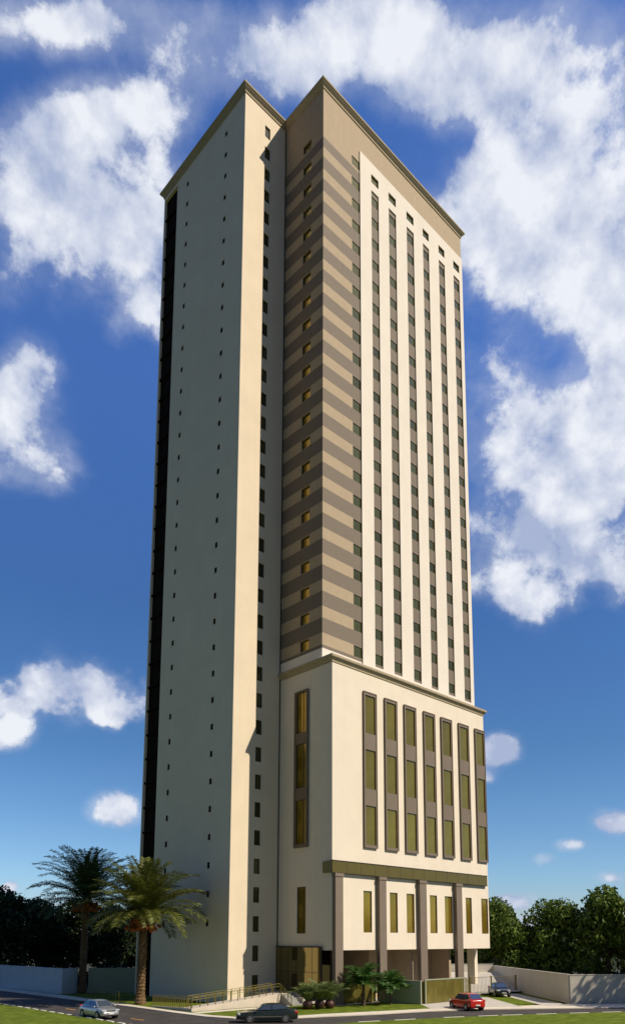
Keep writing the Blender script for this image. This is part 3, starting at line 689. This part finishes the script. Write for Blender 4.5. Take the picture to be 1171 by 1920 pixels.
def garden_palm(label, loc, seed, h, nf, L_, m='lushleaf', r=0.11):
    rnd = random.Random(seed); t = thing('garden_palm', label, 'palm tree', loc, 0)
    b = MB(); b.tube([(0,0,0),(0.02,0,h*.3),(0.05,.02,h*.7),(0.05,0.03,h)], [r*1.5,r*1.15,r,r*.8], 9); b.build('trunk','bark',t)
    b = MB()
    for i in range(nf):
        u = (i+.5)/nf; az = i*2.399963+rnd.uniform(-.3,.3)
        frond(b, rnd, (0.05+math.cos(az)*.03,0.03+math.sin(az)*.03,h-.15*u), az, R(87)-u*R(72)+rnd.uniform(-.1,.1), L_*rnd.uniform(.8,1.1), rnd.uniform(1.0,1.8), 0.55, 36, 0.075)
    b.build('crown',m,t); return t
garden_palm('bushy green garden palm on the lawn, the larger of two by the olive screen', (2.25,-3.6,0.07), 5, 2.1, 42, 2.55, r=0.15)
garden_palm('smaller slim garden palm on the lawn in front of the green-grey wall', (4.94,-4.72,0.07), 6, 1.6, 36, 2.1, r=0.09)
def planter(label, loc, seed, nf, L_):
    rnd = random.Random(seed); t = thing('potted_palm', label, 'potted plant', loc, rnd.uniform(0,6))
    b = MB(); b.lathe([(0.02,0),(.28,0),(.43,.17),(.48,.40),(.42,.62),(.34,.70),(.38,.75),(.33,.75),(.30,.65),(.02,.63)], seg=20); b.build('pot','pot',t,smooth=True)
    b = MB()
    for i in range(nf):
        u = (i+.5)/nf; az = i*2.399963+rnd.uniform(-.4,.4)
        frond(b, rnd, (math.cos(az)*.06,math.sin(az)*.06,.66), az, R(88)-u*R(42)+rnd.uniform(-.1,.1), L_*rnd.uniform(.8,1.1), rnd.uniform(0.9,1.6), 0.46, 30, 0.062)
    b.build('leaves','paleleaf',t); return t
planter('potted palm in a round red pot, nearest the entrance steps', (-4.2,-2.75,0.07), 1, 20, 2.15)
planter('potted palm in a dark round pot, middle of the three on the lawn', (-3.05,-3.1,0.07), 2, 22, 2.35)
planter('potted palm in a round red pot, nearest the first column', (-2.2,-3.55,0.07), 3, 20, 2.15)

# ------------------------------------------------------------------ broadleaf trees
def tree_mesh(seed, h, cr, nleaf, size):
    rnd = random.Random(seed)
    lobes = []
    nl = 17
    for i in range(nl):
        a = i*2.4+rnd.uniform(-.4,.4); q = rnd.uniform(0.05,1); rr = cr*rnd.uniform(.30,.50)
        zc = h*(0.24+0.63*q) ; rad = cr*(0.72*math.sqrt(max(0.05,1-(q-.30)**2*1.5)))*rnd.uniform(.45,1.0)
        lobes.append((Vector((math.cos(a)*rad, math.sin(a)*rad, zc)), rr))
    lobes.append((Vector((rnd.uniform(-.5,.5),rnd.uniform(-.5,.5),h*.86)), cr*.42)); lobes.append((Vector((0,0,h*.55)), cr*.62))
    tb = MB(); tb.tube([(0,0,0),(.1,0,h*.2),(0,.1,h*.42),(0.1,.1,h*.7)], [cr*.085,cr*.06,cr*.05,cr*.02], 8)
    for (c, r) in lobes:
        s = Vector((0.03,.04,h*rnd.uniform(.25,.45))); tb.tube([s, s.lerp(c,.5)+Vector((0,0,-.2)), c], [cr*.035,cr*.022,.03], 5)
    cb = MB(); tot = sum(r*r for c, r in lobes)
    for (c, r) in lobes:
        for k in range(int(nleaf*r*r/tot)):
            d = Vector((rnd.gauss(0,1),rnd.gauss(0,1),rnd.gauss(0,1))).normalized()
            rad = r*(rnd.uniform(.3,1)**.35)*(1+0.16*math.sin(d.x*5+c.x*3)*math.sin(d.z*6+c.y))
            p = c + Vector((d.x*rad, d.y*rad, d.z*rad*.88))
            n = (d*0.9+Vector((rnd.gauss(0,1),rnd.gauss(0,1),rnd.gauss(0,1)+.35))*.75).normalized(); a = n.orthogonal().normalized(); a = Matrix.Rotation(rnd.uniform(0,6.28),3,n)@a; b = n.cross(a)
            s = size*rnd.uniform(.6,1.35); mi = 0 if rnd.random() < .62 else 1
            cb.face([p-a*s, p-b*s*.55+n*s*.1, p+a*s, p+b*s*.55+n*s*.1], mi)
    return tb, cb
TM = {}
def get_tree(seed, mats):
    k = (seed, tuple(mats))
    if k not in TM:
        tb, cb = tree_mesh(seed, 10.0, 4.6, 9500, 0.25)
        TM[k] = (tb.mesh('trunk','bark'), cb.mesh('crown', mats))
    return TM[k]
def tree(label, x, y, h, w, seed, mats, rz=0.0, group=None, z=-0.05):
    t = thing('broadleaf_tree', label, 'tree', (x,y,z), rz, group); t.scale = (w/9.2, w/9.2, h/10.0)
    a, b = get_tree(seed, mats); link('trunk', a, t); link('crown', b, t); return t
def px(u, d):
    """a spot on the ground given its bearing (tan from straight ahead) and distance ahead"""
    f = Vector((math.sin(YAW), math.cos(YAW))); r = Vector((math.cos(YAW), -math.sin(YAW)))
    p = Vector(camv[:2]) + f*d + r*(u*d); return p.x, p.y
GR = 'trees behind the right-hand walls'; GL = 'trees beyond the left street wall'
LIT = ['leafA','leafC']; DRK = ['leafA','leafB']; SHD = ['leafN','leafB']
for (lab, b_, d_, h, w, sd_, ms, rz) in [
    ('green tree rising just beyond the right edge of the tower', 0.222, 104, 11.9, 8.6, 1, LIT, 0.3),
    ('lower tree seen between the tower columns at the right', 0.165, 116, 9.6, 9.0, 2, DRK, 1.2),
    ('round-topped tree over the side wall, second from the tower', 0.296, 103, 11.6, 9.6, 3, LIT, 2.0),
    ('tallest tree over the side wall corner at the right', 0.367, 99, 13.2, 10.4, 1, LIT, 3.9),
    ('tree cut by the right picture edge behind the pale wall', 0.432, 94, 11.7, 9.6, 2, LIT, 4.4),
    ('darker, lower tree filling the gap behind the second and tallest trees', 0.335, 116, 10.2, 9.0, 3, DRK, 5.0),
    ('low dark tree just behind the side wall near the tower edge', 0.258, 122, 8.4, 8.0, 2, DRK, 0.8)]:
    x, y = px(b_, d_); tree(lab, x, y, h, w, sd_, ms, rz, GR)
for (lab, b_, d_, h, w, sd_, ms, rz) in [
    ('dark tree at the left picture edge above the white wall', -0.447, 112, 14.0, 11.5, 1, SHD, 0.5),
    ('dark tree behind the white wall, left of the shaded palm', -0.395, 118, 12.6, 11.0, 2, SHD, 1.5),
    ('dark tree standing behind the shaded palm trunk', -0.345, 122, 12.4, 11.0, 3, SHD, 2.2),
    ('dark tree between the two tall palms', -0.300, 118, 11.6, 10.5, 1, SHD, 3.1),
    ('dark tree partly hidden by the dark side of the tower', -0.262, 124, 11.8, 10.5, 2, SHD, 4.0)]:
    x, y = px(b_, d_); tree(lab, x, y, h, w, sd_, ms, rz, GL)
for (lab, x, y, h, w, sd_, rz) in [('street tree on the right verge shading the pale wall', 26.2,-32.6,16.8,9.4,3,1.0),('street tree further along the right verge', 40,-40,12,10,1,2.0),('street tree at the far end of the right verge', 55,-50,12,10,2,3.0)]:
    tree(lab, x, y, h, w, sd_, LIT, rz, 'street trees on the right verge')

# undergrowth below the groves
def scrub(name, spots, m, seed):
    rnd = random.Random(seed); b = MB()
    for (x, y, r, h) in spots:
        for k in range(int(130*r*r/2)):
            a = rnd.uniform(0,6.28); q = r*math.sqrt(rnd.random()); z = h*rnd.random()*(1-(q/r)**2*.7)
            p = Vector((x+math.cos(a)*q, y+math.sin(a)*q, z)); n = Vector((rnd.gauss(0,1),rnd.gauss(0,1),rnd.gauss(.4,1))).normalized(); a_ = n.orthogonal().normalized(); b_ = n.cross(a_); sz = rnd.uniform(.18,.36)
            b.face([p-a_*sz,p-b_*sz*.6,p+a_*sz,p+b_*sz*.6])
    o = b.build(name, m); o['kind'] = 'stuff'
rnd = random.Random(4)
def grove(bs, d, n):
    out = []
    for i in range(n):
        x, y = px(bs[0]+(bs[1]-bs[0])*(i+.5)/n, d+rnd.uniform(-2,2)); out.append((x,y,rnd.uniform(1.6,2.4),rnd.uniform(2.2,3.6)))
    return out
scrub('undergrowth', grove((0.13,0.31),118,16)+grove((0.24,0.46),99,16), 'leafB', 2)
scrub('undergrowth', grove((-0.48,-0.24),104,18), 'leafN', 3)

# ------------------------------------------------------------------ cars (x forward, y left)
def car(name, label, loc, heading, paint_, kind):
    """kind: dict with length, width, height and side profile"""
    t = thing(name, label, 'car', loc, heading)
    L_, Wd, H = kind['L'], kind['W']/2, kind['H']
    wb, wr = kind['wb']/2, kind['wr']
    b = MB(); rows = []
    for (x, hw, zb, zt) in kind['body']:
        hw *= Wd
        sec = [(hw*.80,zb),(hw*.95,zb+.03),(hw*.995,zb+.18),(hw,(zb+zt)/2+.04),(hw*.965,zt-.07),(hw*.86,zt-.005),(hw*.5,zt+.02),(0,zt+.03)]
        rows.append([(x,y,z) for y,z in sec] + [(x,-y,z) for y,z in sec[-2::-1]])
    n = len(rows[0]); i0 = 0
    for r in rows: b.v += r
    for i in range(len(rows)-1):
        for k in range(n-1): b.f.append((i*n+k, i*n+k+1, (i+1)*n+k+1, (i+1)*n+k)); b.m.append(0)
        b.f.append((i*n+n-1, i*n, (i+1)*n, (i+1)*n+n-1)); b.m.append(1)
    b.f.append(tuple(range(n))[::-1]); b.m.append(0); b.f.append(tuple((len(rows)-1)*n+k for k in range(n))); b.m.append(0)
    bd = b.build('body', [paint_,'black'], t, smooth=True)
    md = bd.modifiers.new('s','SUBSURF'); md.levels = 2; md.render_levels = 2
    # cabin
    (xw, xf, xr, xb) = kind['cab']; zb = kind['belt']; zr = H
    b0, r0 = Wd*.855, Wd*.64
    def ring(x, z, w, cr): return [(x,-w,z),(x,-w*.55,z+cr),(x,0,z+cr*1.25),(x,w*.55,z+cr),(x,w,z)]
    A = ring(xw, zb, b0*.93, .01); Bq = ring(xf, zr-.06, r0*.98, .03); Mq = ring((xf+xr)/2, zr-.03, r0*1.02, .03); Cq = ring(xr, zr-.06, r0*.97, .03); Dq = ring(xb, zb+kind.get('tail',0), b0*.90, .01)
    b = MB(); rw = [A,Bq,Mq,Cq,Dq]
    for r in rw: b.v += r
    for i in range(4):
        for k in range(4): b.f.append((i*5+k,(i+1)*5+k,(i+1)*5+k+1,i*5+k+1)); b.m.append(0)
    sM = [( (xw+xb)/2, s*b0, zb) for s in (-1,1)]
    n = len(b.v); b.v += sM
    for s, k in ((0,0),(1,4)):
        idx = [0*5+k, n+s, 4*5+k, 3*5+k, 2*5+k, 1*5+k]; b.f.append(tuple(idx if s == 0 else idx[::-1])); b.m.append(0)
    cb = b.build('roof', paint_, t)
    md = cb.modifiers.new('b','BEVEL'); md.width = 0.05; md.segments = 3; md.limit_method = 'ANGLE'; md.angle_limit = R(28)
    cb.data.polygons.foreach_set('use_smooth', [True]*len(cb.data.polygons))
    def quad(name, pts, m, off):
        P = [Vector(p) for p in pts]; nn = (P[1]-P[0]).cross(P[2]-P[0]).normalized()
        c = sum(P, Vector())/len(P)
        if nn.dot(c-Vector(((xf+xr)/2,0,zb))) < 0: nn = -nn; P = P[::-1]
        q = MB(); q.face([p+nn*off for p in P]); k = len(P)
        for i in range(k): q.face([P[i], P[(i+1)%k], P[(i+1)%k]+nn*off, P[i]+nn*off])
        q.build(name, m, t)
    lp = lambda a, b_, s: Vector(a).lerp(Vector(b_), s)
    for nm, lo, hi in (('windscreen',A,Bq),('rear_window',Dq,Cq)):
        l0, l1, h0, h1 = Vector(lo[0]), Vector(lo[4]), Vector(hi[0]), Vector(hi[4])
        bl, br, tl, tr = lp(l0,l1,.06), lp(l0,l1,.94), lp(h0,h1,.07), lp(h0,h1,.93)
        quad(nm, [lp(bl,tl,.08), lp(br,tr,.08), lp(br,tr,.93), lp(bl,tl,.93)], 'carglass', 0.035)
    for s in (0, 4):
        sg = -1 if s == 0 else 1
        a, f, c, d = Vector(A[s]), Vector(Bq[s]), Vector(Cq[s]), Vector(Dq[s]); mid = Vector(((xw+xb)/2, sg*b0, zb))
        xm = kind['bp']; mt = lp(f, c, (f.x-xm)/(f.x-c.x)); mbm = lp(a, mid, .99) if xm > mid.x else mid
        mbm = Vector((xm, sg*b0*.99, zb))
        up = lambda lo, hi, k: lp(lo, hi, k)
        quad('side_window', [up(a,f,.12)+Vector((-.12,0,0)), up(mbm,mt,.10)+Vector((.04,0,0)), up(mbm,mt,.90)+Vector((.04,0,0)), up(a,f,.90)+Vector((-.10,0,0))], 'carglass', 0.03)
        quad('side_window', [up(mbm,mt,.10)+Vector((-.04,0,0)), up(d,c,.14)+Vector((.18,0,0)), up(d,c,.88)+Vector((.12,0,0)), up(mbm,mt,.90)+Vector((-.04,0,0))], 'carglass', 0.03)
        q = MB(); mx_ = xw-.18; q.lathe([(0.01,-.02),(.07,-.015),(.085,.02),(.07,.09),(.01,.10)], (mx_, sg*(Wd+.06)-.04, zb+.06), 10, axis='y'); q.build('side_mirror', paint_, t, smooth=True)
        q = MB(); q.box(-kind['L']*.34, kind['L']*.30, min(sg*Wd*1.0,sg*(Wd+.012)), max(sg*Wd*1.0,sg*(Wd+.012)), .46, .51); q.build('side_trim', kind.get('trim',paint_), t)
        for hx in (xm-.25, xm+.85):
            q = MB(); q.box(hx-.09, hx+.09, min(sg*(Wd-.02),sg*(Wd+.02)), max(sg*(Wd-.02),sg*(Wd+.02)), zb-.16, zb-.13); q.build('door_handle', paint_, t)
    # wheels
    for sx in (1,-1):
        for sg in (1,-1):
            yo = sg*(Wd-.10)
            w = thing_part('wheel', t, (sx*wb+kind.get('wo',0), yo, wr))
            q = MB(); q.lathe([(wr+.07,-.13*sg),(wr+.07,.098*sg),(.02,.10*sg)], (0,0,0), 24, axis='y'); aw = q.build('wheel_arch','black',t,(sx*wb+kind.get('wo',0), yo, wr+.02))
            q = MB(); q.lathe([(wr*.6,-.10),(wr*.94,-.11),(wr,-.07),(wr,.07),(wr*.94,.115),(wr*.66,.115),(wr*.62,.08)] if sg > 0 else [(wr*.6,.10),(wr*.94,.11),(wr,.07),(wr,-.07),(wr*.94,-.115),(wr*.66,-.115),(wr*.62,-.08)], (0,0,0), 24, axis='y'); q.build('tyre','tyre',w,smooth=True)
            q = MB(); y0 = .118*sg
            q.lathe([(wr*.66,y0),(wr*.6,y0+.004*sg),(wr*.56,y0-.03*sg)], seg=24, axis='y'); q.lathe([(wr*.16,y0-.01*sg),(wr*.12,y0+.005*sg),(.001,y0+.008*sg)], seg=12, axis='y')
            for k in range(5):
                a = k*2*math.pi/5+.3; ca, sa = math.cos(a), math.sin(a); pa = Vector((-sa,0,ca))*wr*.10; r0_, r1_ = wr*.13, wr*.6
                q.face([Vector((ca*r0_,y0-.003*sg,sa*r0_))-pa, Vector((ca*r1_,y0-.006*sg,sa*r1_))-pa*.9, Vector((ca*r1_,y0-.006*sg,sa*r1_))+pa*.9, Vector((ca*r0_,y0-.003*sg,sa*r0_))+pa])
            q.build('rim','rim',w)
    xfm, xbm = kind['body'][-1][0], kind['body'][0][0]
    for sg in (1,-1):
        q = MB(); c0 = Wd*.68*sg; hz = kind['hz']
        q.box(xfm-.30, xfm-.075, min(c0-.20,c0+.20), max(c0-.20,c0+.20), hz-.07, hz+.08); o = q.build('headlight','lampclear',t); bev(o, .05)
        q = MB(); c0 = Wd*.76*sg; hz = kind['tz']
        q.box(xbm+.02, xbm+.30, min(c0-.15,c0+.175), max(c0-.15,c0+.175), hz-.11, hz+.10); o = q.build('tail_light','lampred',t); bev(o, .05)
    q = MB(); q.box(xfm-.12, xfm-.005, -Wd*.42, Wd*.42, kind['hz']-.10, kind['hz']+.01); o = q.build('grille','black',t); bev(o, .02)
    q = MB(); q.box(xfm-.12, xfm+.012, -Wd*.55, Wd*.55, .26, .38); o = q.build('air_intake','black',t); bev(o, .02)
    for x0, x1, z in ((xfm-.02, xfm+.025, .46), (xbm-.025, xbm+.02, kind['pz'])):
        q = MB(); q.box(x0, x1, -.23, .23, z-.055, z+.055); q.build('number_plate','plate',t)
    return t
def thing_part(name, parent, loc):
    o = bpy.data.objects.new(name, None); COL.objects.link(o); o.parent = parent; o.location = loc; return o
def bev(o, w):
    md = o.modifiers.new('b','BEVEL'); md.width = w; md.segments = 2
SEDAN = dict(L=4.75, W=1.80, H=1.44, wb=2.72, wr=.325, belt=.93, cab=(0.95,0.22,-0.98,-1.78), bp=-0.30, hz=.66, tz=.78, pz=.52, tail=.08, trim='chrome',
    body=[(-2.36,.80,.34,.80),(-2.30,.90,.26,.95),(-1.95,.97,.22,1.00),(-1.4,1.0,.20,.97),(-.4,1.0,.19,.93),(.5,1.0,.19,.92),(1.05,1.0,.20,.90),(1.6,.98,.21,.85),(2.1,.92,.24,.76),(2.33,.80,.30,.62),(2.38,.72,.36,.55)])
HATCH = dict(L=4.0, W=1.70, H=1.50, wb=2.50, wr=.305, belt=.92, cab=(1.12,0.42,-1.25,-1.86), bp=-0.28, hz=.70, tz=.88, pz=.50, tail=.04,
    body=[(-2.0,.84,.34,.80),(-1.96,.92,.27,.93),(-1.75,.98,.22,.96),(-1.25,1.0,.20,.94),(-.4,1.0,.19,.92),(.5,1.0,.19,.92),(1.0,1.0,.20,.91),(1.45,.98,.22,.84),(1.82,.92,.25,.74),(1.98,.80,.30,.60),(2.02,.72,.36,.52)])
SALOON = dict(HATCH, L=4.2, H=1.47, cab=(1.08,0.40,-1.0,-1.62), belt=.93)
def head(dx, dy): return math.atan2(dy, dx)
car('parked_sedan', 'dark green sedan with bright side trim passing the corner kerb', (-13.0,-7.75,0.0), head(-.806,.592), 'dkgreen', SEDAN)
car('silver_hatchback', 'silver hatchback coming down the left street by the grass verge', (-20.85,4.35,0.0), head(.02,-1), 'silver', SALOON)
car('red_hatchback', 'bright red hatchback turning into the driveway beside the olive gate', (6.75,-12.35,0.02), head(.40,.917), 'red', HATCH)
car('dark_blue_car', 'dark blue car on the driveway in front of the bar fence', (22.0,-5.9,0.09), head(-.66,-.75), 'navy', SALOON)
